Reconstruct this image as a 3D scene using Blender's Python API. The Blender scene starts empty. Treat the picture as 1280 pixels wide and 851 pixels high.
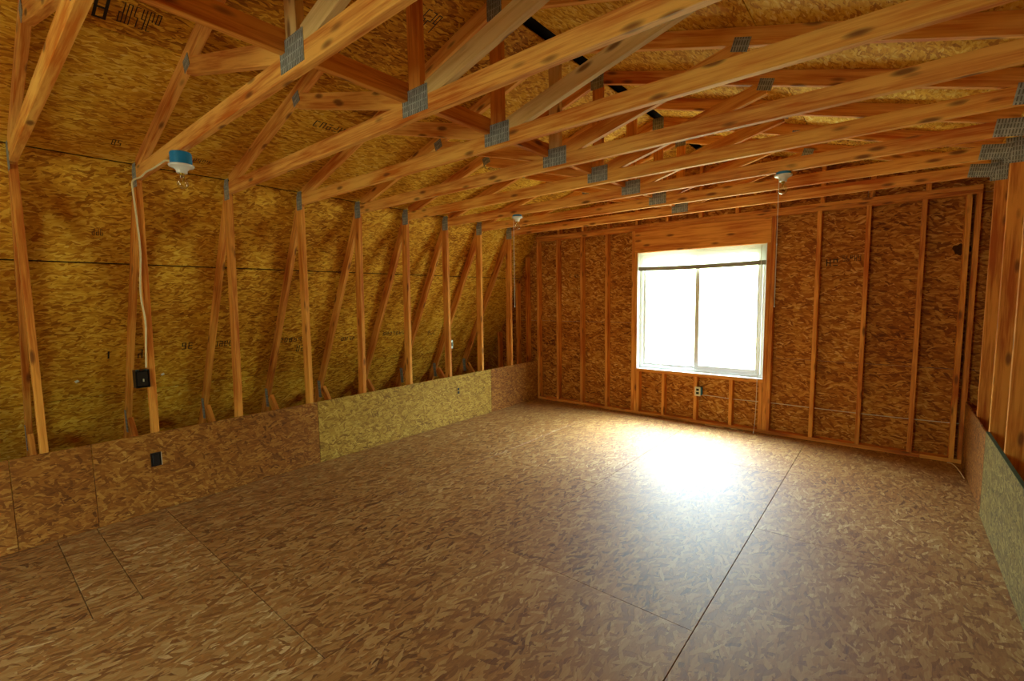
import bpy, bmesh, math, random
from mathutils import Vector, Matrix
random.seed(7)
S = bpy.context.scene
COL = S.collection
# ------------------------------------------------------------------ camera
cam_d = bpy.data.cameras.new('camera'); cam = bpy.data.objects.new('camera', cam_d); COL.objects.link(cam)
F_PX, YAW, PITCH, ROLL = 577.84, 0.69055, 0.09071, -0.01455
cam_d.sensor_fit = 'HORIZONTAL'; cam_d.sensor_width = 36.0; cam_d.lens = 36.0 * F_PX / 1280.0
cam_d.clip_start = 0.02; cam_d.clip_end = 200
fw = Vector((-math.sin(YAW) * math.cos(PITCH), math.cos(YAW) * math.cos(PITCH), -math.sin(PITCH)))
rt = Vector((math.cos(YAW), math.sin(YAW), 0)); up = rt.cross(fw)
r2 = rt * math.cos(ROLL) + up * math.sin(ROLL); u2 = up * math.cos(ROLL) - rt * math.sin(ROLL)
M = Matrix((r2, u2, -fw)).transposed().to_4x4(); M.translation = (4.2691, -0.3038, 1.5722)
cam.matrix_world = M
S.camera = cam
# ------------------------------------------------------------------ daylight and exposure
SKY = 62.0
world = bpy.data.worlds.new('overcast_sky'); S.world = world; world.use_nodes = True
bg = world.node_tree.nodes['Background']
# overcast sky, brightest overhead, above a sunlit green tree line and lawn
wt = world.node_tree; wc = wt.nodes.new('ShaderNodeTexCoord'); wsx = wt.nodes.new('ShaderNodeSeparateXYZ'); wr = wt.nodes.new('ShaderNodeValToRGB'); wm = wt.nodes.new('ShaderNodeMath')
wm.operation = 'MULTIPLY_ADD'; wm.inputs[1].default_value = .5; wm.inputs[2].default_value = .5
wt.links.new(wc.outputs['Generated'], wsx.inputs[0]); wt.links.new(wsx.outputs[2], wm.inputs[0]); wt.links.new(wm.outputs[0], wr.inputs[0])
we = wr.color_ramp.elements
for _ in range(3): we.new(.5)
for q, (p, c) in zip(we, [(0, (.15, .16, .11)), (.49, (.18, .20, .12)), (.60, (.22, .27, .17)), (.68, (.44, .55, .62)), (1, (.80, .94, 1.0))]): q.position = p; q.color = c + (1,)
wt.links.new(wr.outputs[0], bg.inputs[0]); bg.inputs[1].default_value = SKY
# hazy sun, high outside the far window
sun_d = bpy.data.lights.new('hazy_sun', 'SUN'); sun_d.energy = 12.0; sun_d.angle = math.radians(32); sun_d.color = (.62, .85, 1.0)
sun = bpy.data.objects.new('hazy_sun', sun_d); COL.objects.link(sun)
SUN_EL, SUN_AZ = math.radians(50), math.radians(10)           # elevation; azimuth off the wall normal, towards +x
sdir = Vector((math.sin(SUN_AZ) * math.cos(SUN_EL), math.cos(SUN_AZ) * math.cos(SUN_EL), math.sin(SUN_EL)))
sun.rotation_euler = sdir.to_track_quat('Z', 'Y').to_euler()
S.view_settings.view_transform = 'Standard'; S.view_settings.look = 'None'
S.view_settings.gamma = 1.0; S.view_settings.use_curve_mapping = False
S.view_settings.exposure = 0.10
# ------------------------------------------------------------------ dimensions (metres)
W = 4.8205; H = 2.4626; K = 0.605; D = 5.476; YR = -3.30      # width, chord underside, knee wall, far wall, rear wall
CX = W / 2
WX0, WX1, WZ0, WZ1 = 1.645, 3.160, 0.616, 2.142               # window opening
T0 = 2.424; TP = 0.078                                         # top plates
SL = 0.30                                                      # upper roof slope
LS = 1.88 / 0.95                                               # lower roof slope
def rb(x): return 2.50 + SL * (x if x < CX else W - x)         # underside of upper rafters
CA = math.cos(math.atan(SL)); SH0 = 0.089 / CA                 # sheathing above rafter underside
NX, NZ = -LS / math.hypot(LS, 1), 1 / math.hypot(LS, 1)        # outward normal of left lower slope
BRX, BRZ = -0.038, 2.582                                       # gambrel break on sheathing underside
def portal(name, x, y, z, rotx, sx, sz):
    l = bpy.data.lights.new(name, 'AREA'); l.shape = 'RECTANGLE'; l.size = sx; l.size_y = sz
    l.energy = 1; l.cycles.is_portal = True
    o = bpy.data.objects.new(name, l); o.location = (x, y, z); o.rotation_euler = (rotx, 0, 0); COL.objects.link(o)
portal('window_portal', (WX0 + WX1) / 2, D + 0.20, (WZ0 + WZ1) / 2, math.radians(-90), WX1 - WX0, WZ1 - WZ0)
portal('rear_window_portal', (WX0 + WX1) / 2, YR - 0.20, (WZ0 + WZ1) / 2, math.radians(90), WX1 - WX0, WZ1 - WZ0)
# ------------------------------------------------------------------ node helpers and materials
def lin(c):
    return tuple(((v / 12.92) if v <= .04045 else ((v + .055) / 1.055) ** 2.4) for v in [q / 255 for q in c]) + (1,)
class NT:
    def __init__(s, name):
        s.m = bpy.data.materials.new(name); s.m.use_nodes = True; s.t = s.m.node_tree
        s.b = s.t.nodes['Principled BSDF']
    def n(s, typ, **kw):
        nd = s.t.nodes.new(typ)
        for k, v in kw.items():
            if k == 'ins':
                for a, b in v.items(): s.put(nd.inputs[a], b)
            else: setattr(nd, k, v)
        return nd
    def put(s, sock, v):
        if isinstance(v, bpy.types.NodeSocket): s.t.links.new(v, sock)
        else: sock.default_value = v
    def math(s, op, a, b=0.0, c=None):
        nd = s.n('ShaderNodeMath', operation=op); s.put(nd.inputs[0], a); s.put(nd.inputs[1], b)
        if c is not None: s.put(nd.inputs[2], c)
        return nd.outputs[0]
    def mixf(s, f, a, b):
        nd = s.n('ShaderNodeMix', data_type='FLOAT'); s.put(nd.inputs[0], f); s.put(nd.inputs[2], a); s.put(nd.inputs[3], b); return nd.outputs[0]
    def mixc(s, f, a, b, bl='MIX'):
        nd = s.n('ShaderNodeMix', data_type='RGBA', blend_type=bl); s.put(nd.inputs[0], f); s.put(nd.inputs[6], a); s.put(nd.inputs[7], b); return nd.outputs[2]
    def ramp(s, f, stops):
        nd = s.n('ShaderNodeValToRGB'); s.put(nd.inputs[0], f); e = nd.color_ramp.elements
        while len(e) < len(stops): e.new(0.5)
        for q, (p, c) in zip(e, stops): q.position = p; q.color = c
        return nd.outputs[0]
    def coords(s, off=(37.1, 91.7, 13.3)):
        tc = s.n('ShaderNodeTexCoord').outputs['Object']
        r = s.n('ShaderNodeObjectInfo').outputs['Random']
        v = s.n('ShaderNodeVectorMath', operation='SCALE'); v.inputs[0].default_value = off; s.put(v.inputs[3], r)
        a = s.n('ShaderNodeVectorMath', operation='ADD'); s.put(a.inputs[0], tc); s.put(a.inputs[1], v.outputs[0])
        return a.outputs[0], r

def osb(name, stops, rough=.6, size=1.0, spread=1.0, bump=.35, spec=.35, var=.12, contr=.6):
    k = NT(name); co, rnd = k.coords()
    wob = k.n('ShaderNodeTexNoise', ins={'Vector': co, 'Scale': 9.0 / size, 'Detail': 2.0})
    sub = k.n('ShaderNodeVectorMath', operation='SUBTRACT', ins={0: wob.outputs['Color']}); sub.inputs[1].default_value = (.5, .5, .5)
    sc = k.n('ShaderNodeVectorMath', operation='SCALE', ins={0: sub.outputs[0]}); sc.inputs[3].default_value = .05 * size
    ad = k.n('ShaderNodeVectorMath', operation='ADD', ins={0: co, 1: sc.outputs[0]})
    best = tone = edge = None
    for i, (ang, lx, ly) in enumerate([(6, 12, 52), (33, 13, 48), (-30, 12, 56), (68, 15, 46), (-12, 17, 70), (18, 14, 60)]):
        mp = k.n('ShaderNodeMapping', ins={'Vector': ad.outputs[0]}); mp.inputs['Rotation'].default_value = (0, 0, math.radians(ang * spread))
        m2 = k.n('ShaderNodeMapping', ins={'Vector': mp.outputs[0]}); m2.inputs['Scale'].default_value = (lx / size, ly / size, 1)
        m2.inputs['Location'].default_value = (i * 7.3, i * 3.1, 0)
        vo = k.n('ShaderNodeTexVoronoi', voronoi_dimensions='2D', feature='F1', ins={'Vector': m2.outputs[0], 'Scale': 1.0, 'Randomness': 1.0})
        sp = k.n('ShaderNodeSeparateColor', ins={0: vo.outputs['Color']})
        R, G = sp.outputs[0], sp.outputs[1]
        if best is None: best, tone = G, R
        else:
            g = k.math('GREATER_THAN', G, best)
            tone = k.mixf(g, tone, R); best = k.math('MAXIMUM', G, best)
    gm = k.n('ShaderNodeMapping', ins={'Vector': co}); gm.inputs['Scale'].default_value = (14, 120, 1)
    gr = k.n('ShaderNodeTexNoise', ins={'Vector': gm.outputs[0], 'Scale': 1.0, 'Detail': 4.0, 'Roughness': .7})
    big = k.n('ShaderNodeTexNoise', ins={'Vector': co, 'Scale': 1.3, 'Detail': 3.0})
    t = k.math('MULTIPLY_ADD', k.math('SUBTRACT', tone, .5), contr, .5); t = k.math('MULTIPLY_ADD', gr.outputs[0], .55, t); t = k.math('SUBTRACT', t, .275)
    t = k.math('MULTIPLY_ADD', big.outputs[0], .35, t); t = k.math('SUBTRACT', t, .175)
    t = k.math('MULTIPLY_ADD', rnd, var, t); t = k.math('SUBTRACT', t, var / 2)
    col = k.ramp(t, stops)
    k.put(k.b.inputs['Base Color'], col); k.b.inputs['Roughness'].default_value = rough
    k.b.inputs['Specular IOR Level'].default_value = spec
    hgt = k.math('MULTIPLY_ADD', tone, .6, k.math('MULTIPLY', gr.outputs[0], .4))
    bp = k.n('ShaderNodeBump', ins={'Height': hgt, 'Strength': bump, 'Distance': .004}); k.put(k.b.inputs['Normal'], bp.outputs[0])
    return k.m

def lumber(name, light, dark, light2, dark2, rough=.62, knotc=(112, 58, 22)):
    k = NT(name); co, rnd = k.coords((17.3, 3.7, 5.9))
    gm = k.n('ShaderNodeMapping', ins={'Vector': co}); gm.inputs['Scale'].default_value = (1.6, 26, 26)
    gr = k.n('ShaderNodeTexNoise', ins={'Vector': gm.outputs[0], 'Scale': 1.0, 'Detail': 4.0, 'Roughness': .6, 'Distortion': .6})
    fm = k.n('ShaderNodeMapping', ins={'Vector': co}); fm.inputs['Scale'].default_value = (6, 160, 160)
    fi = k.n('ShaderNodeTexNoise', ins={'Vector': fm.outputs[0], 'Scale': 1.0, 'Detail': 2.0})
    bgn = k.n('ShaderNodeTexNoise', ins={'Vector': co, 'Scale': 2.0, 'Detail': 2.0})
    t = k.math('MULTIPLY_ADD', fi.outputs[0], .35, gr.outputs[0]); t = k.math('SUBTRACT', t, .175)
    t = k.math('MULTIPLY_ADD', bgn.outputs[0], .5, t); t = k.math('SUBTRACT', t, .25)
    a = k.ramp(t, [(.32, lin(dark)), (.62, lin(light))]); b = k.ramp(t, [(.32, lin(dark2)), (.62, lin(light2))])
    rs = k.n('ShaderNodeMath', operation='SMOOTH_MIN'); f = k.math('FRACT', k.math('MULTIPLY', rnd, 7.31))
    c = k.mixc(f, a, b)
    km = k.n('ShaderNodeMapping', ins={'Vector': co}); km.inputs['Scale'].default_value = (4.6, 15, 15)
    kv = k.n('ShaderNodeTexVoronoi', feature='F1', ins={'Vector': km.outputs[0], 'Scale': 1.0})
    sp = k.n('ShaderNodeSeparateColor', ins={0: kv.outputs['Color']})
    on = k.math('GREATER_THAN', sp.outputs[0], .35)
    kf = k.n('ShaderNodeMapRange', interpolation_type='SMOOTHSTEP', ins={0: kv.outputs['Distance'], 1: .10, 2: .30, 3: 1.0, 4: 0.0})
    kk = k.math('MULTIPLY', kf.outputs[0], on); kk = k.math('MULTIPLY', kk, .85)
    c = k.mixc(kk, c, lin(knotc))
    k.put(k.b.inputs['Base Color'], c); k.b.inputs['Roughness'].default_value = rough; k.b.inputs['Specular IOR Level'].default_value = .3
    bp = k.n('ShaderNodeBump', ins={'Height': t, 'Strength': .15, 'Distance': .002}); k.put(k.b.inputs['Normal'], bp.outputs[0])
    return k.m

def plain(name, c, rough=.5, metal=0.0, noise=0.08, spec=.5, scale=40):
    k = NT(name); co, rnd = k.coords()
    nz = k.n('ShaderNodeTexNoise', ins={'Vector': co, 'Scale': float(scale), 'Detail': 3.0})
    base = lin(c); d = tuple(v * (1 - noise * 3) for v in base[:3]) + (1,)
    k.put(k.b.inputs['Base Color'], k.ramp(nz.outputs[0], [(.3, d), (.6, base)]))
    k.b.inputs['Roughness'].default_value = rough; k.b.inputs['Metallic'].default_value = metal
    k.b.inputs['Specular IOR Level'].default_value = spec
    return k.m

def plate_mat():
    k = NT('galvanised_plate'); co, rnd = k.coords((0, 0, 0))
    sx = k.n('ShaderNodeSeparateXYZ', ins={0: co})
    a = k.math('SINE', k.math('MULTIPLY', sx.outputs[0], 2 * math.pi / .0135))
    b = k.math('SINE', k.math('MULTIPLY', sx.outputs[2], 2 * math.pi / .030))
    slot = k.math('MULTIPLY', k.math('GREATER_THAN', a, .25), k.math('GREATER_THAN', b, -.80))
    nz = k.n('ShaderNodeTexNoise', ins={'Vector': co, 'Scale': 30.0, 'Detail': 3.0})
    c = k.ramp(nz.outputs[0], [(.3, lin((132, 140, 146))), (.65, lin((188, 196, 202)))])
    c = k.mixc(slot, c, lin((104, 104, 104)))
    k.put(k.b.inputs['Base Color'], c); k.b.inputs['Roughness'].default_value = .5; k.b.inputs['Metallic'].default_value = .35
    bp = k.n('ShaderNodeBump', ins={'Height': k.math('SUBTRACT', 1.0, slot), 'Strength': .6, 'Distance': .002}); k.put(k.b.inputs['Normal'], bp.outputs[0])
    return k.m

def glass_mat():
    k = NT('window_glass'); t = k.t
    tr = k.n('ShaderNodeBsdfTransparent'); gl = k.n('ShaderNodeBsdfGlossy'); gl.inputs['Roughness'].default_value = .02
    tr.inputs[0].default_value = (.95, .98, .97, 1)
    fr = k.n('ShaderNodeFresnel'); fr.inputs[0].default_value = 1.45
    front = k.math('SUBTRACT', 1.0, k.n('ShaderNodeNewGeometry').outputs['Backfacing'])
    mx = k.n('ShaderNodeMixShader', ins={0: k.math('MULTIPLY', fr.outputs[0], front), 1: tr.outputs[0], 2: gl.outputs[0]})
    t.links.new(mx.outputs[0], t.nodes['Material Output'].inputs[0]); t.nodes.remove(k.b)
    return k.m

def blind_mat(name='blind_vinyl', c=(246, 247, 245), through=.7):
    k = NT(name); t = k.t
    df = k.n('ShaderNodeBsdfDiffuse'); df.inputs[0].default_value = lin(c)
    tl = k.n('ShaderNodeBsdfTranslucent'); tl.inputs[0].default_value = lin(c)
    mx = k.n('ShaderNodeMixShader', ins={0: through, 1: df.outputs[0], 2: tl.outputs[0]})
    t.links.new(mx.outputs[0], t.nodes['Material Output'].inputs[0]); t.nodes.remove(k.b)
    return k.m

MAT_ROOF = osb('roof_osb', [(.0, lin((116, 62, 10))), (.3, lin((188, 122, 32))), (.55, lin((222, 166, 50))), (.8, lin((238, 196, 80))), (1, lin((246, 222, 140)))], .7, .72, .62, .3, .15, .3, .6)
MAT_WALL = osb('wall_osb', [(.0, lin((84, 34, 6))), (.3, lin((146, 78, 18))), (.6, lin((184, 114, 36))), (.85, lin((214, 152, 66))), (1, lin((236, 194, 114)))], .65, .85, .7, .3, .2, .12, .7)
MAT_FLOOR = osb('floor_osb', [(.0, lin((70, 34, 16))), (.22, lin((128, 80, 32))), (.5, lin((156, 106, 48))), (.8, lin((174, 134, 74))), (1, lin((214, 184, 126)))], .56, .98, .9, .6, .6, .12, .66)
MAT_KNEE = osb('knee_osb', [(.0, lin((100, 64, 20))), (.3, lin((154, 112, 38))), (.6, lin((182, 142, 54))), (.85, lin((202, 166, 76))), (1, lin((226, 198, 120)))], .6, .7, 1.0, .3, .3, .05, .65)
MAT_KNEE_BROWN = osb('brown_knee_osb', [(.0, lin((78, 36, 10))), (.3, lin((132, 76, 24))), (.6, lin((158, 98, 34))), (.85, lin((184, 128, 54))), (1, lin((214, 170, 96)))], .6, .7, 1.0, .3, .3, .05, .65)
MAT_KNEE_OLIVE = osb('olive_knee_osb', [(.0, lin((70, 54, 22))), (.3, lin((116, 94, 44))), (.6, lin((140, 118, 58))), (.85, lin((164, 142, 80))), (1, lin((196, 176, 118)))], .6, .7, 1.0, .3, .3, .05, .65)
MAT_WOOD = lumber('pine_lumber', (250, 190, 94), (214, 118, 34), (242, 176, 90), (194, 98, 28))
MAT_STUD = lumber('stud_lumber', (238, 164, 72), (196, 102, 26), (226, 150, 66), (174, 86, 24))
MAT_PALE = lumber('pale_lumber', (232, 198, 136), (206, 162, 96), (226, 192, 136), (200, 156, 96))
MAT_PLATE = plate_mat()
MAT_FELT = plain('dark_roofing_underlay', (26, 25, 25), .9, 0, .05, .2)
MAT_SIDING = plain('house_siding', (150, 146, 138), .8)
MAT_GLASS = glass_mat(); MAT_BLIND = blind_mat()
MAT_VINYL = plain('white_vinyl', (238, 238, 236), .4, 0, .01)
MAT_RAIL = blind_mat('grey_blind_rail', (160, 154, 142), .10)
MAT_BLACK = plain('black_plastic', (24, 20, 24), .45, 0, .05)
MAT_BLUE = plain('blue_plastic', (20, 134, 206), .4, 0, .04)
MAT_WHITE = plain('white_porcelain', (236, 236, 240), .25, 0, .01)
MAT_BRASS = plain('brass_screw_shell', (196, 158, 70), .3, .9, .05)
MAT_CABLE = plain('cream_cable', (244, 226, 186), .5, 0, .03)
MAT_CORD = plain('pale_cord', (236, 226, 210), .6, 0, .03)
MAT_STEEL = plain('steel_box', (150, 154, 158), .4, .7, .06)
MAT_BEIGE = plain('ivory_cover', (222, 214, 190), .4, 0, .02)
MAT_INK = plain('black_print', (40, 30, 16), .8, 0, .1)
MAT_GREEN = plain('green_edge_paint', (52, 74, 44), .7, 0, .1)
MAT_DARKHOLE = plain('dark_socket', (12, 10, 10), .7, 0, .02)

# ------------------------------------------------------------------ mesh helpers
def link(name, me, mat, parent=None, loc=(0, 0, 0)):
    o = bpy.data.objects.new(name, me)
    if mat and not me.materials: me.materials.append(mat)
    COL.objects.link(o)
    o.location = Vector(loc)
    if parent is not None:
        o.parent = parent
        o.location = Vector(loc) - base_of(parent)
    return o
def base_of(o):
    v = Vector((0, 0, 0))
    while o is not None: v += o.location; o = o.parent
    return v
def tag(o, label, cat, group=None):
    o['label'] = label; o['category'] = cat
    if group: o['group'] = group
    return o
def thing(name, loc, label, cat, group=None):
    o = bpy.data.objects.new(name, None); o.empty_display_size = .1; o.location = loc; COL.objects.link(o)
    return tag(o, label, cat, group)
def struct(name, loc=(0, 0, 0)):
    o = bpy.data.objects.new(name, None); o.empty_display_size = .1; o.location = loc; COL.objects.link(o); o['kind'] = 'structure'; return o
def box_bm(bm, x0, x1, y0, y1, z0, z1, mtx=None):
    vs = [bm.verts.new((x, y, z)) for x in (x0, x1) for y in (y0, y1) for z in (z0, z1)]
    for f in ((0, 1, 3, 2), (4, 6, 7, 5), (0, 4, 5, 1), (2, 3, 7, 6), (0, 2, 6, 4), (1, 5, 7, 3)): bm.faces.new([vs[i] for i in f])
    if mtx is not None: bmesh.ops.transform(bm, matrix=mtx, verts=vs)
    return vs
def fin(bm, name, bev=0.0, seg=1, smooth=False):
    if bev: bmesh.ops.bevel(bm, geom=list(bm.edges), offset=bev, segments=seg, affect='EDGES', clamp_overlap=True)
    bmesh.ops.recalc_face_normals(bm, faces=bm.faces)
    me = bpy.data.meshes.new(name); bm.to_mesh(me); bm.free()
    if smooth:
        for p in me.polygons: p.use_smooth = True
    return me
def boxo(name, lo, hi, mat, parent=None, bev=.0):
    c = [(a + b) / 2 for a, b in zip(lo, hi)]
    bm = bmesh.new(); box_bm(bm, lo[0] - c[0], hi[0] - c[0], lo[1] - c[1], hi[1] - c[1], lo[2] - c[2], hi[2] - c[2])
    return link(name, fin(bm, name, bev), mat, parent, c)
MESH = {}
def beam(name, p0, p1, w, d, mat, parent=None, upv=(0, 0, 1), cut0=0.0, cut1=0.0, bev=.0025):
    """A board from p0 to p1 (centre line): w across, d along 'upv'. cut0/cut1 shear the ends along the depth."""
    p0, p1 = Vector(p0), Vector(p1); L = (p1 - p0).length; X = (p1 - p0).normalized()
    Y = Vector(upv).cross(X).normalized(); Z = X.cross(Y)
    key = (round(L, 4), w, d, cut0, cut1)
    if key not in MESH:
        bm = bmesh.new(); vs = box_bm(bm, 0, L, -w / 2, w / 2, -d / 2, d / 2)
        for v in vs:
            if v.co.x < L / 2: v.co.x += cut0 * v.co.z / d
            else: v.co.x += cut1 * v.co.z / d
        MESH[key] = {}
        MESH[key]['bm'] = fin(bm, name, bev)
    me0 = MESH[key]['bm']
    if mat.name not in MESH[key]:
        me = me0 if len(MESH[key]) == 1 else me0.copy()
        me.materials.clear(); me.materials.append(mat); MESH[key][mat.name] = me
    o = link(name, MESH[key][mat.name], None, parent, p0)
    R = Matrix((X, Y, Z)).transposed()
    o.rotation_euler = R.to_euler()
    return o
def panel(name, org, u, v, lu, lv, th, mat, parent, gap=.0015, gapu=None):
    """Sheet lying in the plane org + a*u + b*v, thickness th along u x v; grain runs along u."""
    u, v = Vector(u).normalized(), Vector(v).normalized(); n = u.cross(v)
    bm = bmesh.new(); gapu = gap if gapu is None else gapu
    box_bm(bm, gapu - lu / 2, lu / 2 - gapu, gap - lv / 2, lv / 2 - gap, 0, th)
    me = fin(bm, name, .0012)
    c = Vector(org) + u * lu / 2 + v * lv / 2
    o = link(name, me, mat, parent, c)
    o.rotation_euler = Matrix((u, v, n)).transposed().to_euler()
    return o
def tube_bm(bm, pts, r, n=8, closed_ends=True):
    pts = [Vector(p) for p in pts]; rings = []
    ref = Vector((0.31, 0.17, 0.93)).normalized()
    for i, p in enumerate(pts):
        t = (pts[min(i + 1, len(pts) - 1)] - pts[max(i - 1, 0)]).normalized()
        a = ref.cross(t)
        if a.length < .05: a = Vector((1, 0, 0)).cross(t)
        a.normalize(); b = t.cross(a)
        rings.append([bm.verts.new(p + (a * math.cos(2 * math.pi * k / n) + b * math.sin(2 * math.pi * k / n)) * r) for k in range(n)])
    for q in range(len(rings) - 1):
        for k in range(n): bm.faces.new((rings[q][k], rings[q][(k + 1) % n], rings[q + 1][(k + 1) % n], rings[q + 1][k]))
    if closed_ends: bm.faces.new(rings[0][::-1]); bm.faces.new(rings[-1])
def tube(name, pts, r, mat, parent=None, n=8):
    c = Vector(pts[0]); bm = bmesh.new(); tube_bm(bm, [Vector(p) - c for p in pts], r, n)
    return link(name, fin(bm, name, 0, 1, True), mat, parent, c)
def smooth_path(pts, k=6):
    pts = [Vector(p) for p in pts]; out = []
    for i in range(len(pts) - 1):
        a, b, c, d = pts[max(i - 1, 0)], pts[i], pts[i + 1], pts[min(i + 2, len(pts) - 1)]
        for j in range(k):
            t = j / k
            out.append(.5 * ((2 * b) + (c - a) * t + (2 * a - 5 * b + 4 * c - d) * t * t + (3 * b - a - 3 * c + d) * t ** 3))
    out.append(pts[-1]); return out
def lathe(name, prof, mat, parent, loc, n=28, axis=None):
    bm = bmesh.new(); rings = []
    for r, z in prof:
        rings.append([bm.verts.new((r * math.cos(2 * math.pi * k / n), r * math.sin(2 * math.pi * k / n), z)) for k in range(n)] if r > 1e-5 else [bm.verts.new((0, 0, z))])
    for a, b in zip(rings, rings[1:]):
        for k in range(n):
            k2 = (k + 1) % n
            if len(a) == 1 and len(b) == 1: continue
            if len(a) == 1: bm.faces.new((a[0], b[k], b[k2]))
            elif len(b) == 1: bm.faces.new((a[k], a[k2], b[0]))
            else: bm.faces.new((a[k], a[k2], b[k2], b[k]))
    me = fin(bm, name, 0, 1, False)
    for p in me.polygons: p.use_smooth = True
    me.set_sharp_from_angle(angle=math.radians(40))
    o = link(name, me, mat, parent, loc)
    return o

# ------------------------------------------------------------------ floor
floor = boxo('floor', (-1.45, YR - .12, -.30), (W + 1.45, D + .12, -.020), MAT_FELT); floor['kind'] = 'structure'
Y0, Y1 = YR + .0, D + .0
strips = [(.0, 1.238, [YR, -2.4, .030, .232, .628, 3.06, D]), (1.238, 2.400, [YR, -1.80, .628, 3.06, D]),
          (2.400, 3.610, [YR, -.62, 1.80, 4.24, D]), (3.610, W, [YR, -1.83, .61, 3.05, D])]
for a, b, ys in strips:
    for y0, y1 in zip(ys, ys[1:]):
        panel('floor_panel', (b, y0, -.018), (0, 1, 0), (-1, 0, 0), y1 - y0, b - a, .018, MAT_FLOOR, floor, gap=.0016 if a > 2 else .0009, gapu=.0018 if (a < 2 and y0 < .7) else .0004)
# attic floor strips behind the knee walls
for sgn, a, b in ((-1, -1.36, 0), (1, W, W + 1.36)):
    panel('floor_panel', (b, YR, -.018), (0, 1, 0), (-1, 0, 0), D - YR, b - a, .018, MAT_FLOOR, floor)

# ------------------------------------------------------------------ roof (ceiling): underlay skin + sheathing panels
def sheath_x(z, out=0.0):   # x on left lower slope, sheathing underside
    return -(H - z) / LS - .089 / abs(NX) - out / abs(NX)
ceil_bm = bmesh.new(); OFF = .016
prof = [(sheath_x(-.05) - OFF, -.05), (BRX - OFF, BRZ + OFF * .7), (CX, rb(CX) + SH0 + OFF + .03), (W - BRX + OFF, BRZ + OFF * .7), (W - sheath_x(-.05) + OFF, -.05)]
prof2 = [(x + (-.03 if x < CX else (.03 if x > CX else 0)), z + (.03 if z > 1 else 0)) for x, z in prof]
va = []
for y in (YR - .12, D + .12):
    va.append([ceil_bm.verts.new((x, y, z)) for x, z in prof] + [ceil_bm.verts.new((x, y, z)) for x, z in reversed(prof2)])
n_ = len(va[0])
for k in range(n_): ceil_bm.faces.new((va[0][k], va[0][(k + 1) % n_], va[1][(k + 1) % n_], va[1][k]))
for q in (0, 1):
    for k in range(4): ceil_bm.faces.new((va[q][k], va[q][k + 1], va[q][n_ - 2 - k], va[q][n_ - 1 - k]))
ceiling = link('ceiling', fin(ceil_bm, 'ceiling'), MAT_FELT); ceiling['kind'] = 'structure'
def on_roof(side, s, y, kind, off=0.0):
    pass
PANELS = {}
zs = [-.02, .792, 1.882, BRZ]
lo_dir = Vector((-(sheath_x(0) - sheath_x(1)) * -1, 0, 0))
def roofpt(side, kind, t, y):
    """kind 'lo': t = height z on the lower slope; 'up': t = x from the break on the upper slope."""
    if kind == 'lo': x, z = sheath_x(t), t
    else: x, z = t, BRZ + SL * (t - BRX)
    return Vector((x if side < 0 else W - x, y, z))
RID = CX - .045
ux = [BRX, BRX + (RID - BRX) * .5, RID]
joints = [[.0, 2.44, 4.88], [-1.22, 1.22, 3.66], [-.61, 1.83, 4.27]]
for side in (-1, 1):
    for kind, ts in (('lo', zs), ('up', ux)):
        for row in range(len(ts) - 1):
            a0, b0 = roofpt(side, kind, ts[row], 0), roofpt(side, kind, ts[row + 1], 0)
            lv = (b0 - a0).length; v = (b0 - a0).normalized()
            js = [YR] + [j + .019 + .61 * (0 if kind == 'lo' else 1) for j in joints[(row + (0 if kind == 'lo' else 1)) % 3] if YR + .3 < j + .02 < D - .3] + [D + .10]
            for y0, y1 in zip(js, js[1:]):
                u = Vector((0, 1, 0)) if side > 0 else Vector((0, -1, 0))
                # normal u x v must point outwards
                org = Vector((a0.x, y0 if u.y > 0 else y1, a0.z))
                nrm = u.cross(v)
                outward = Vector((side, 0, .45))
                if nrm.dot(outward) < 0:
                    u = -u; org = Vector((a0.x, y0 if u.y > 0 else y1, a0.z)); nrm = -nrm
                g = .0058 if (kind == 'lo' and row > 0) else .002
                p = panel('roof_panel', org, u, v, y1 - y0, lv, .011, MAT_ROOF, ceiling, gap=g, gapu=.0015)
                PANELS[(side, kind, row, round(y0, 2))] = (p, y0, y1)

# ------------------------------------------------------------------ gable walls
def gable_outline(y0, y1, name, hole, x_cut=None):
    """Outer skin with a window hole: built as boxes around the hole below the eave, plus the gable above."""
    bm = bmesh.new()
    xs = W + 1.36
    # lower and upper polygons (trapezoid pieces) avoiding the hole
    def prism(poly):
        a = [bm.verts.new((x, y0, z)) for x, z in poly]; b = [bm.verts.new((x, y1, z)) for x, z in poly]
        bm.faces.new(a[::-1]); bm.faces.new(b)
        for i in range(len(poly)): bm.faces.new((a[i], a[(i + 1) % len(poly)], b[(i + 1) % len(poly)], b[i]))
    L = lambda z: sheath_x(z) - .02; Rr = lambda z: W - sheath_x(z) + .02
    x0, x1, z0, z1 = hole
    prism([(L(-.02), -.02), (Rr(-.02), -.02), (Rr(z0), z0), (L(z0), z0)])
    prism([(L(z0), z0), (x0, z0), (x0, z1), (L(z1), z1)])
    prism([(x1, z0), (Rr(z0), z0), (Rr(z1), z1), (x1, z1)])
    prism([(L(z1), z1), (Rr(z1), z1), (W - BRX, BRZ + .01), (CX, rb(CX) + SH0 + .055), (BRX, BRZ + .012)])
    return fin(bm, name)
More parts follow.
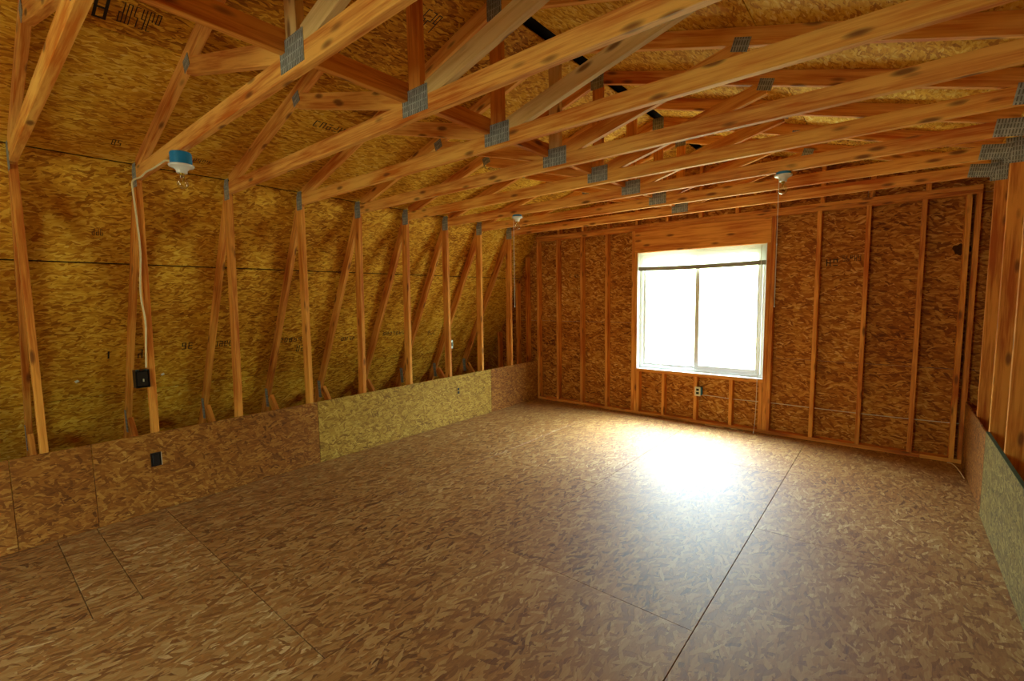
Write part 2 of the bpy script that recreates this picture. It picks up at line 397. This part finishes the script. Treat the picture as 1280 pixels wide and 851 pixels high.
def gable_wall(name, yf, sgn, detail):
    """yf = room-side face of the studs, sgn = +1 when the wall lies beyond yf."""
    ys = sorted((yf + sgn * .101, yf + sgn * .118))
    wall = link(name, gable_outline(ys[0], ys[1], name, (WX0, WX1, WZ0, WZ1)), MAT_SIDING); wall['kind'] = 'structure'
    yc = yf + sgn * .0445
    # sheathing sheets, cut to the roof line (each sheet a polygon prism)
    def topz(x):
        xx = min(x, W - x)
        if xx < BRX: return H - (-(xx) - .089 / abs(NX)) * LS
        return BRZ + SL * (xx - BRX)
    cols = [-1.30, -.40, .81, 1.645, 3.16, 4.02, W + .40, W + 1.30]
    yy = sorted((yf + sgn * .0895, yf + sgn * .1005))
    outline = [(sheath_x(0), 0), (W - sheath_x(0), 0), (W - BRX, BRZ), (CX, BRZ + SL * (CX - BRX)), (BRX, BRZ)]
    def clip(poly, ax, val, keep_less):
        out = []
        for i in range(len(poly)):
            p, q = poly[i], poly[(i + 1) % len(poly)]
            ip = (p[ax] <= val) if keep_less else (p[ax] >= val); iq = (q[ax] <= val) if keep_less else (q[ax] >= val)
            if ip: out.append(p)
            if ip != iq:
                t = (val - p[ax]) / (q[ax] - p[ax]); out.append((p[0] + (q[0] - p[0]) * t, p[1] + (q[1] - p[1]) * t))
        return out
    def sheet(x0, x1, z0, z1):
        poly = outline
        for ax, val, kl in ((0, x0 + .0015, False), (0, x1 - .0015, True), (1, z0 + (.0015 if z0 > .01 else 0), False), (1, z1 - .0015, True)):
            poly = clip(poly, ax, val, kl)
            if len(poly) < 3: return
        cx = sum(p[0] for p in poly) / len(poly); cz = sum(p[1] for p in poly) / len(poly)
        bm = bmesh.new()
        a = [bm.verts.new((p[0] - cx, p[1] - cz, 0)) for p in poly]; b = [bm.verts.new((p[0] - cx, p[1] - cz, .011)) for p in poly]
        bm.faces.new(a); bm.faces.new(b[::-1])
        for i in range(len(poly)): bm.faces.new((a[i], a[(i + 1) % len(poly)], b[(i + 1) % len(poly)], b[i]))
        o = link('sheathing_panel', fin(bm, 'sheathing_panel'), MAT_WALL, wall, (cx, yy[1], cz))
        o.rotation_euler = Matrix((Vector((1, 0, 0)), Vector((0, 0, 1)), Vector((0, -1, 0)))).transposed().to_euler()
    for a, b in zip(cols, cols[1:]):
        if abs(a - 1.645) < .01: sheet(a, b, 0, WZ0); sheet(a, b, WZ1, 2.444); sheet(a, b, 2.444, 4)
        else:
            zc = 1.22 if a < 3 else .86
            sheet(a, b, 0, zc); sheet(a, b, zc, 2.444); sheet(a, b, 2.444, 4)
    def stud(x, z0, z1, nm='stud', mat=MAT_STUD):
        return beam(nm, (x, yc, z0), (x, yc, z1), .038, .089, mat, wall, upv=(0, 1, 0))
    def plateb(nm, x0, x1, z, mat=MAT_STUD, dz=.038):
        return beam(nm, (x0, yc, z + dz / 2), (x1, yc, z + dz / 2), .089, dz, mat, wall, upv=(0, 0, 1))
    plateb('bottom_plate', .0, 2.35, 0); plateb('bottom_plate', 2.352, 4.52, 0); plateb('bottom_plate', 4.522, W, 0)
    plateb('top_plate', .0, 2.6, T0); plateb('top_plate', 2.602, W, T0); plateb('top_plate', 0, 1.8, T0 + .039); plateb('top_plate', 1.802, W, T0 + .039)
    zb = .038
    for x in (.020, .381, .793, 1.193, 1.588, 3.219, 3.634, 4.038, 4.446, 4.800, -.20, -.40, -.80, W + .20, W + .4, W + .8, 4.74 if detail else 4.70):
        inside = 0 <= x <= W
        stud(x, zb if inside else 0, T0 if inside else topz(x) - .06)
    for x in (1.626, 3.180): stud(x, zb, WZ1, 'trimmer_stud')
    for x in (1.664, 2.011, 2.417, 2.826, 3.140): stud(x, zb, WZ0 - .040, 'cripple_stud')
    plateb('rough_sill', WX0, WX1, WZ0 - .039)
    beam('header', (WX0 - .038, yc, (WZ1 + T0) / 2), (WX1 + .038, yc, (WZ1 + T0) / 2), .0885, T0 - WZ1 - .001, MAT_STUD, wall, upv=(0, 0, 1))
    for k in range(1, 12):
        x = .02 + k * .406 - .02
        stud(x, T0 + TP, topz(x) - .03, 'gable_stud')
    return wall
wall_back = gable_wall('wall_back', D, 1, True)
wall_front = gable_wall('wall_front', YR, -1, False)

# ------------------------------------------------------------------ knee walls
wall_left = struct('wall_left', (0, 0, 0)); wall_right = struct('wall_right', (W, 0, 0))
ly = [YR, -2.58, -.145, .245, 1.885, 4.385, D - .001]
for y0, y1 in zip(ly, ly[1:]):
    panel('knee_panel', (.0005, y0, .0), (0, 1, 0), (0, 0, 1), y1 - y0, K, .011, MAT_KNEE if 1.8 < y0 < 4.3 else MAT_KNEE_BROWN, wall_left, gap=.0018)
ry = [YR, -.70, 1.74, 4.20, D - .001]
for i, (y0, y1) in enumerate(zip(ry, ry[1:])):
    kz = K if i < 3 else K - .022
    p = panel('knee_panel', (W - .0005, y1, .0), (0, -1, 0), (0, 0, 1), y1 - y0, kz, .018 if i < 3 else .011, MAT_KNEE_OLIVE if i < 3 else MAT_KNEE_BROWN, wall_right, gap=.0014)
    if i < 3:
        boxo('painted_edge', (W - .0190, y0 + .002, kz - .0012), (W - .0003, y1 - .002, kz + .0018), MAT_GREEN, wall_right)
boxo('painted_edge', (W - .0190, 4.1985, .0), (W - .0003, 4.2005, K), MAT_GREEN, wall_right)

# ------------------------------------------------------------------ trusses
TY = {-2: -1.22, -1: -.61, 0: .0, 1: .621, 2: 1.222, 3: 1.827, 4: 2.430, 5: 3.030, 6: 3.630, 7: 4.232, 8: 4.850}
BY = {-2: -1.22, -1: -.61, 0: .0, 1: .600, 2: 1.188, 3: 1.817, 4: 2.395, 5: 3.005, 6: 3.630, 7: 4.218, 8: 4.842}
POS = {8: 'closest to the window wall', 7: 'second out from the window wall', 6: 'third out from the window wall', 5: 'fourth out from the window wall',
       4: 'fifth out from the window wall', 3: 'sixth out from the window wall', 2: 'next beyond the one with the blue ceiling box',
       1: 'carrying the blue ceiling box and cable', 0: 'at the far left edge of the photo', -1: 'just behind the camera', -2: 'farther behind the camera'}
def tplate(tr, x, z, sx, sz, ang=0.0, y=0.0, nm='connector_plate'):
    bm = bmesh.new(); box_bm(bm, -sx / 2, sx / 2, -.0012, .0012, -sz / 2, sz / 2)
    for (a, b) in ((-.5, -.5), (.5, -.5), (-.5, .5), (.5, .5)): pass
    o = link(nm, fin(bm, nm), MAT_PLATE, tr, (x, y, z)); o.rotation_euler = (0, -ang, 0); return o
for i in range(-2, 9):
    y = TY[i] + .019; yb = BY[i] + .019
    tr = thing('roof_truss', (CX, y, 0), 'pine gambrel roof truss with metal plates, ' + POS[i], 'truss', 'pine trusses carrying the gambrel roof')
    f = y - .019
    jz = random.uniform(-.003, .003)
    beam('bottom_chord', (-.035, y, H + .0445), (W + .035, y, H + .0445), .038, .089, MAT_WOOD, tr)
    for s in (-1, 1):
        X = lambda x: x if s < 0 else W - x
        # knee post, leaning a little along the room as in the photo
        ybot = y + (yb - y) * (H / (H - K))
        beam('post', (X(-.0445), ybot, .0), (X(-.0445), y, H - .001), .038, .089, MAT_STUD, tr, upv=(1, 0, 0))
        # lower rafter: inner edge from (0,H) down to (-.95,.58) and on to the floor
        dn = .0445
        ex, ez = NX * dn, NZ * dn
        zt = BRZ - .045; zb = .0
        ix = lambda z: -(H - z) / LS
        beam('lower_rafter', (X(ix(zb + .03) + ex), y, zb + .03 + ez), (X(ix(zt) + ex), y, zt + ez * .2), .0372, .0885, MAT_STUD, tr, upv=(s * 1, 0, .3))
        # upper rafter
        xa, xb = .045, CX - .001
        oz = .0445 / CA
        beam('upper_rafter', (X(xa), y, rb(xa) + oz), (X(xb), y, rb(xb) + oz), .0376, .0885, MAT_WOOD, tr, cut0=0, cut1=(-.0885 * SL))
        # diagonal web from the chord centre to the upper rafter
        beam('web', (X(CX - .085), y, H + .089 + .018), (X(1.235), y, 2.862), .0366, .0885, MAT_PALE if (s > 0 and i in (1, 2, 3)) else MAT_WOOD, tr)
        # short strut from the foot of the lower rafter
        beam('heel_strut', (X(-.935), y, .545), (X(-.50), y, .035), .0368, .086, MAT_STUD, tr)
        # connector plates
        tplate(tr, X(-.018), H + .035, .095, .165, y=f - .0013)
        tplate(tr, X(ix(.56) - .022), .53, .06, .20, ang=(s * -.1), y=f - .0013)
        tplate(tr, X(1.232), 2.874, .085, .07, ang=-s * .30, y=f - .0013)
        if s > 0 and i >= 5:
            tplate(tr, W - .075, H + .040, .15, .10, y=f - .0016, ang=-.15)
        elif s > 0: tplate(tr, W - .06, H + .04, .14, .11, y=f - .0016)
    beam('king_post', (CX, y, H + .089), (CX, y, rb(CX) - .012), .0362, .088, MAT_PALE if i in (1, 4) else MAT_STUD, tr, upv=(1, 0, 0))
    tplate(tr, CX + .004, H + .077, .19 if i < 5 else .175, .118, y=f - .0013)
    tplate(tr, CX, rb(CX) + .02, .11, .12, y=f - .0013)
# continuous brace lying on the chords beside the king posts
br = thing('lateral_brace', (2.345, -1.4, H + .09), 'long pine brace board lying on edge across the tie beams beside the king posts', 'brace')
beam('board', (2.345, -1.50, H + .0895 + .0445), (2.345, 2.06, H + .0895 + .0445), .036, .0885, MAT_STUD, br)
beam('board', (2.345, 2.065, H + .0895 + .0445), (2.345, D - .02, H + .0895 + .0445), .036, .0885, MAT_STUD, br)

# ------------------------------------------------------------------ windows
def window(name, yf, sgn, blind):
    w = struct(name, (CX, yf, WZ0))
    yo, yi = yf + sgn * .075, yf + sgn * .135
    def bx(nm, x0, x1, ya, yb, z0, z1, mat=MAT_VINYL, par=w, bev=.002):
        a, b = sorted((ya, yb)); return boxo(nm, (x0, a, z0), (x1, b, z1), mat, par, bev)
    fw_ = .045
    bx('window_frame', WX0, WX0 + fw_, yo, yi, WZ0, WZ1); bx('window_frame', WX1 - fw_, WX1, yo, yi, WZ0, WZ1)
    bx('window_frame', WX0 + fw_, WX1 - fw_, yo, yi, WZ0, WZ0 + fw_); bx('window_frame', WX0 + fw_, WX1 - fw_, yo, yi, WZ1 - fw_, WZ1)
    # jamb and sill returns lining the opening
    bx('window_jamb', WX0, WX0 + .006, yf + sgn * .001, yo, WZ0 + .008, WZ1); bx('window_jamb', WX1 - .006, WX1, yf + sgn * .001, yo, WZ0 + .008, WZ1)
    bx('window_sill', WX0, WX1, yf - sgn * .004, yo, WZ0, WZ0 + .008)
    mx = 2.395
    def sash(x0, x1, ya, yb, t):
        s = bx('sash', x0, x0 + t, ya, yb, WZ0 + fw_, WZ1 - fw_)
        bx('sash_stile', x1 - t, x1, ya, yb, WZ0 + fw_, WZ1 - fw_, par=s)
        bx('sash_rail', x0 + t, x1 - t, ya, yb, WZ0 + fw_, WZ0 + fw_ + t, par=s)
        bx('sash_rail', x0 + t, x1 - t, ya, yb, WZ1 - fw_ - t, WZ1 - fw_, par=s)
        ym = (ya + yb) / 2
        boxo('pane', (x0 + t - .004, ym - .002, WZ0 + fw_ + t - .004), (x1 - t + .004, ym + .002, WZ1 - fw_ - t + .004), MAT_GLASS, s)
        return s
    sash(mx - .025, WX1 - fw_ - .004, yo + sgn * .006, yo + sgn * .026, .050)
    sash(WX0 + fw_ + .002, mx + .025, yo + sgn * .030, yo + sgn * .050, .032)
window('window_1', D, 1, True); window('window_2', YR, -1, False)

# raised mini blind in the far window
bl = thing('window_blind', (CX, D + .03, WZ1), 'raised white mini blind with sagging bottom rail across the top of the window', 'blind')
bx0, bx1 = WX0 + .012, WX1 - .012
boxo('head_rail', (bx0, D + .022, WZ1 - .034), (bx1, D + .034, WZ1 - .004), MAT_BLIND, bl, .002)
def sag(x): u = (x - bx0) / (bx1 - bx0); return -.012 * 4 * u * (1 - u) * (1 - .4 * u)
def slat(z, half, th, mat, nm):
    bm = bmesh.new(); n = 14; prev = None
    for k in range(n + 1):
        x = bx0 + (bx1 - bx0) * k / n; zz = z + sag(x) * max(0, (WZ1 - z) / .2)
        ring = [bm.verts.new((x - CX, yy, zz + q - WZ1)) for yy, q in ((-half, -th / 2), (half, -th / 2), (half, th / 2), (-half, th / 2))]
        if prev:
            for j in range(4): bm.faces.new((prev[j], prev[(j + 1) % 4], ring[(j + 1) % 4], ring[j]))
        else: bm.faces.new(ring)
        prev = ring
    bm.faces.new(prev[::-1])
    return link(nm, fin(bm, nm), mat, bl, (CX, D + .027, WZ1))
for k in range(24): slat(WZ1 - .040 - k * .0063, .0035, .0050, MAT_BLIND, 'slat')
slat(WZ1 - .210, .008, .048, MAT_RAIL, 'bottom_rail')
tube('pull_cord', smooth_path([(3.105, D + .004, WZ1 - .02), (3.104, D - .006, 1.3), (3.106, D - .012, .60), (3.104, D - .03, .2), (3.10, D - .07, .012)], 5), .0028, MAT_CORD, bl, 6)
lathe('cord_tassel', [(0, .03), (.004, .028), (.008, .004), (.006, 0), (0, 0)], MAT_WHITE, bl, (3.10, D - .075, .001), 12)

# ------------------------------------------------------------------ ceiling lamp holders
def clear_mat():
    k = NT('clear_bulb_glass'); t = k.t
    tr = k.n('ShaderNodeBsdfTransparent'); gl = k.n('ShaderNodeBsdfGlossy'); gl.inputs['Roughness'].default_value = .03
    tr.inputs[0].default_value = (.93, .92, .88, 1)
    lw = k.n('ShaderNodeLayerWeight'); lw.inputs[0].default_value = .35
    mx = k.n('ShaderNodeMixShader', ins={0: lw.outputs['Facing'], 1: tr.outputs[0], 2: gl.outputs[0]})
    t.links.new(mx.outputs[0], t.nodes['Material Output'].inputs[0]); t.nodes.remove(k.b)
    return k.m
MAT_BULB = clear_mat()
def fixture(loc, label, box_h, cord, r=.054):
    x, y, z = loc
    t = thing('lamp_holder', loc, label, 'light fixture', 'bare bulb lamp holders under the tie beams')
    lathe('junction_box', [(0, 0), (r * .93, 0), (r * .93, -.004), (r, -.006), (r, -box_h), (0, -box_h)], MAT_BLUE, t, loc)
    zb = z - box_h
    lathe('holder_base', [(0, 0), (r * 1.16, 0), (r * 1.18, -.005), (r * 1.12, -.012), (r * .72, -.020), (r * .52, -.032), (r * .50, -.046), (r * .42, -.048), (0, -.046)], MAT_WHITE, t, (x, y, zb))
    lathe('screw_shell', [(0, 0), (.013, 0), (.0135, -.004), (.012, -.007), (.0135, -.010), (.012, -.013), (.013, -.016), (0, -.016)], MAT_BRASS, t, (x, y, zb - .046), 16)
    b = lathe('bulb', [(.012, 0), (.014, -.010), (.024, -.028), (.030, -.046), (.028, -.062), (.018, -.075), (0, -.080)], MAT_BULB, t, (x, y, zb - .060), 20)
    tube('stem', [(x, y, zb - .060), (x, y, zb - .088)], .004, MAT_BRASS, b, 6)
    tube('filament', [(x - .010, y, zb - .104), (x - .004, y, zb - .088), (x + .004, y, zb - .088), (x + .010, y, zb - .104)], .0012, MAT_BRASS, b, 5)
    if cord:
        c = tube('pull_cord', [(x - .020, y - .036, zb - .02), (x - .021, y - .036, zb - .10), (x - .021, y - .036, z - cord)], .0022, MAT_CORD, t, 6)
        lathe('cord_bell', [(0, .012), (.003, .011), (.005, 0), (0, 0)], MAT_WHITE, c, (x - .021, y - .036, z - cord - .004), 10)
        for q in (.38,): lathe('cord_joint', [(0, .008), (.004, .006), (.004, -.006), (0, -.008)], MAT_WHITE, c, (x - .021, y - .036, z - cord * q - .15), 8)
    return t
fixture((.955, .640, H - .0), 'deep blue ceiling box with white holder and clear bulb, wired by the cream cable', .072, 0, .056)
fixture((1.10, TY[6] + .019, H - .0), 'small white bulb holder with long pull cord hanging near the left posts', .020, .98, .050)
fixture((3.60, TY[6] + .019, H - .0), 'small white bulb holder with pull cord hanging right of the window', .020, .98, .050)

# ------------------------------------------------------------------ cables and boxes
pj = smooth_path([(.886, .640, H - .055), (.80, .612, H - .020), (.66, .616, H - .008), (.50, .612, H - .012), (.34, .610, H - .006), (.18, .612, H - .012), (.03, .602, H - .010), (.012, .598, H - .06), (.012, .606, 2.2),
                  (.010, .612, 1.95), (.011, .592, 1.65), (.011, .606, 1.45), (.010, .598, 1.28), (.004, .588, 1.10)], 7)
cb = tube('electric_cable', pj, .0058, MAT_CABLE); tag(cb, 'cream electric cable stapled down the post from the blue ceiling box to the black box', 'cable')
sb = thing('switch_box', (.0, .575, 1.0), 'black plastic double switch box with empty front on the second post', 'electrical box')
def hollow(name, x0, x1, y0, y1, z0, z1, t, mat, parent, openx=True):
    c = ((x0 + x1) / 2, (y0 + y1) / 2, (z0 + z1) / 2); bm = bmesh.new()
    B = lambda a, b, cc, d, e, f: box_bm(bm, a - c[0], b - c[0], cc - c[1], d - c[1], e - c[2], f - c[2])
    B(x0, x0 + t, y0, y1, z0, z1); B(x0 + t, x1, y0, y0 + t, z0, z1); B(x0 + t, x1, y1 - t, y1, z0, z1)
    B(x0 + t, x1, y0 + t, y1 - t, z0, z0 + t); B(x0 + t, x1, y0 + t, y1 - t, z1 - t, z1)
    return link(name, fin(bm, name), mat, parent, c)
hollow('box_body', -.06, .016, .518, .602, .955, 1.085, .004, MAT_BLACK, sb)
boxo('switch_strap', (.004, .526, .965), (.012, .594, 1.075), MAT_BLACK, sb, .002)
boxo('switch_toggle', (.012, .561, 1.000), (.022, .568, 1.020), MAT_BEIGE, sb, .001)
for yy in (.532, .585): lathe('mounting_ear', [(0, .010), (.009, .009), (.010, 0), (0, 0)], MAT_BLACK, sb, (.010, yy, 1.083), 12)
def knee_outlet(y, z, big, label):
    t = thing('wall_outlet', (.012, y, z), label, 'outlet')
    hw, hh = (.032, .052) if big else (.030, .052)
    if big:
        hollow('box_rim', .0118, .016, y - hw, y + hw, z - hh, z + hh, .003, MAT_BLACK, t)
        boxo('receptacle', (.0145, y - .020, z - .040), (.020, y + .020, z + .040), MAT_BLACK, t, .002)
        boxo('cover_edge', (.0118, y + hw, z - hh), (.0135, y + hw + .006, z + hh - .004), MAT_BEIGE, t)
    else:
        boxo('cover_plate', (.0118, y - .034, z - .056), (.0155, y + .034, z + .056), MAT_KNEE, t, .001)
        for dz in (-.022, .022): lathe_o = boxo('socket', (.015, y - .017, z + dz - .016), (.018, y + .017, z + dz + .016), MAT_BLACK, t, .004)
    return t
knee_outlet(.598, .400, True, 'black uncovered outlet in the left knee wall below the black switch box')
knee_outlet(3.755, .405, False, 'two-socket outlet low in the left knee wall near its far end')
pb = thing('post_switch', (-.05, 3.74, 1.0), 'small grey metal box on the side of a post above the far outlet', 'electrical box')
boxo('box_body', (-.085, 3.670, .950), (-.02, 3.715, 1.060), MAT_STEEL, pb, .003); boxo('socket', (-.020, 3.678, .985), (-.016, 3.706, 1.03), MAT_BLACK, pb, .001)
wo = thing('window_outlet', (2.455, D, .40), 'ivory two-socket outlet on the short stud under the window', 'outlet')
boxo('box_body', (2.438, D - .004, .352), (2.492, D + .06, .448), MAT_BLUE, wo, .002)
boxo('cover_plate', (2.416, D - .010, .342), (2.486, D - .004, .458), MAT_BEIGE, wo, .002)
for dz in (-.021, .021): boxo('socket', (2.434, D - .0125, .400 + dz - .014), (2.468, D - .0095, .400 + dz + .014), MAT_DARKHOLE, wo, .004)
cc = tube('wall_cable', smooth_path([(2.49, D + .045, .352), (2.65, D + .05, .350), (2.83, D + .045, .345), (3.2, D + .05, .352), (3.63, D + .045, .352), (4.04, D + .05, .350), (4.44, D + .045, .356), (4.79, D + .045, .365)], 4), .0035, MAT_CORD)
tag(cc, 'thin pale cable running level through the studs right of the window outlet', 'cable')
sp = tube('cable_scrap', smooth_path([(4.715, 5.44, .006), (4.745, 5.40, .012), (4.77, 5.28, .010), (4.785, 5.12, .008), (4.792, 5.02, .006)], 4), .004, MAT_CABLE)
tag(sp, 'bent scrap of pale cable lying on the floor in the far right corner', 'scrap')
st = boxo('wood_strip', (2.55, D - .030, .001), (2.98, D - .008, .009), MAT_PALE, None, .001)
tag(st, 'thin pale strip lying on the floor against the wall under the window', 'strip')

# ------------------------------------------------------------------ grade stamps printed on the sheathing
def stamp(par, org, u, v, w, h, cells, seed, solid=False):
    """rows of small printed strokes in plane org,u,v"""
    rnd = random.Random(seed); bm = bmesh.new(); u, v = Vector(u).normalized(), Vector(v).normalized()
    def q(a0, a1, b0, b1):
        vs = [bm.verts.new(u * a + v * b) for a, b in ((a0, b0), (a1, b0), (a1, b1), (a0, b1))]; bm.faces.new(vs)
    cw = w / cells
    for k in range(cells):
        a = k * cw; t = cw * .16; gw = cw * .66
        if solid: q(a, a + gw, 0, h); continue
        segs = [(a, a + gw, 0, t), (a, a + gw, h - t, h), (a, a + gw, h / 2 - t / 2, h / 2 + t / 2), (a, a + t, 0, h / 2), (a, a + t, h / 2, h), (a + gw - t, a + gw, 0, h / 2), (a + gw - t, a + gw, h / 2, h)]
        for s_ in segs:
            if rnd.random() < .68: q(*s_)
    me = bpy.data.meshes.new('grade_stamp'); bm.to_mesh(me); bm.free()
    o = bpy.data.objects.new('grade_stamp', me); me.materials.append(MAT_INK); COL.objects.link(o)
    o.parent = par; bpy.context.view_layer.update()
    o.matrix_parent_inverse = par.matrix_world.inverted(); o.location = org
    return o
bpy.context.view_layer.update()
def find(side, kind, row, y):
    for (s_, k_, r_, _), (p, y0, y1) in PANELS.items():
        if s_ == side and k_ == kind and r_ == row and y0 <= y <= y1: return p
lv_ = (roofpt(-1, 'lo', 2, 0) - roofpt(-1, 'lo', 1, 0)).normalized(); inn = Vector((-NX, 0, -NZ)) * .0009
for (y, z, w, h, n, solid) in [(.70, 1.10, .10, .09, 2, False), (1.02, 1.15, .10, .07, 2, False), (1.24, 1.15, .26, .06, 6, False), (.50, 1.12, .018, .07, 1, True), (1.85, 1.14, .30, .05, 6, False), (2.1, 1.02, .10, .08, 2, False),
                         (2.62, 1.10, .20, .05, 4, False), (3.2, 1.12, .35, .05, 7, False), (3.95, 1.08, .16, .06, 3, False), (.40, 2.08, .07, .05, 3, False)]:
    row = 1 if z < 1.88 else 2
    stamp(find(-1, 'lo', row, y), roofpt(-1, 'lo', z, y) + inn, (0, 1, 0), lv_, w, h, n, int(y * 100), solid)
uv_ = (roofpt(-1, 'up', 1, 0) - roofpt(-1, 'up', 0, 0)).normalized(); inn2 = Vector((SL, 0, -1)).normalized() * .0009
for (x, y, w, h, n) in [(1.22, .16, .16, .15, 2), (1.24, .33, .17, .14, 6), (.16, .47, .06, .07, 2), (.13, .86, .20, .06, 7), (.9, 1.5, .3, .07, 6), (2.0, 1.58, .12, .14, 3), (1.0, 3.2, .3, .06, 6)]:
    row = 0 if x < ux[1] - .1 else 1
    stamp(find(-1, 'up', row, y), roofpt(-1, 'up', x, y) + inn2, (0, 1, 0), uv_, w, h, n, int(x * 77 + y * 13))
for (x, z, w, h, n) in [(3.70, 1.86, .12, .07, 2), (3.84, 1.90, .16, .06, 5), (.54, 1.87, .05, .05, 1), (.63, 1.86, .08, .05, 2)]:
    pp = min([c for c in wall_back.children if c.name.startswith('sheathing_panel')], key=lambda c: (Vector((x, D + .09, z)) - c.matrix_world.translation).length)
    stamp(pp, Vector((x, D + .0888, z)), (1, 0, 0), (0, 0, 1), w, h, n, int(x * 50))
pp = min([c for c in wall_back.children if c.name.startswith('sheathing_panel')], key=lambda c: (Vector((4.77, D + .09, 1.9)) - c.matrix_world.translation).length)
bm = bmesh.new()
for rr, off in ((.040, 0), (.018, .07)):
    pts = [bm.verts.new((off + rr * (1 + .25 * math.sin(3 * a + off * 40)) * math.cos(a), 0, rr * 1.25 * (1 + .2 * math.cos(5 * a)) * math.sin(a))) for a in [2 * math.pi * k / 20 for k in range(20)]]
    bm.faces.new(pts)
me = bpy.data.meshes.new('dark_stain'); bm.to_mesh(me); bm.free(); me.materials.append(plain('dark_pitch', (78, 44, 16), .8, 0, .15, .1, 60))
o = bpy.data.objects.new('dark_stain', me); COL.objects.link(o); o.parent = pp; o.matrix_parent_inverse = pp.matrix_world.inverted(); o.location = (4.70, D + .0887, 1.955)

# two small bright metal nail plates on the lower sheathing
for (y, z) in ((.309, .948), (.889, .929)):
    p = find(-1, 'lo', 1, y)
    bm = bmesh.new(); box_bm(bm, -.012, .012, -.010, .010, -.001, .001, Matrix.Rotation(.5, 4, 'Z'))
    me = fin(bm, 'metal_clip'); me.materials.append(MAT_VINYL); o = bpy.data.objects.new('metal_clip', me); COL.objects.link(o)
    o.parent = p; o.matrix_parent_inverse = p.matrix_world.inverted(); o.location = roofpt(-1, 'lo', z, y) + inn * 2
    o.rotation_euler = Matrix((Vector((0, 1, 0)), lv_, Vector((0, 1, 0)).cross(lv_))).transposed().to_euler()
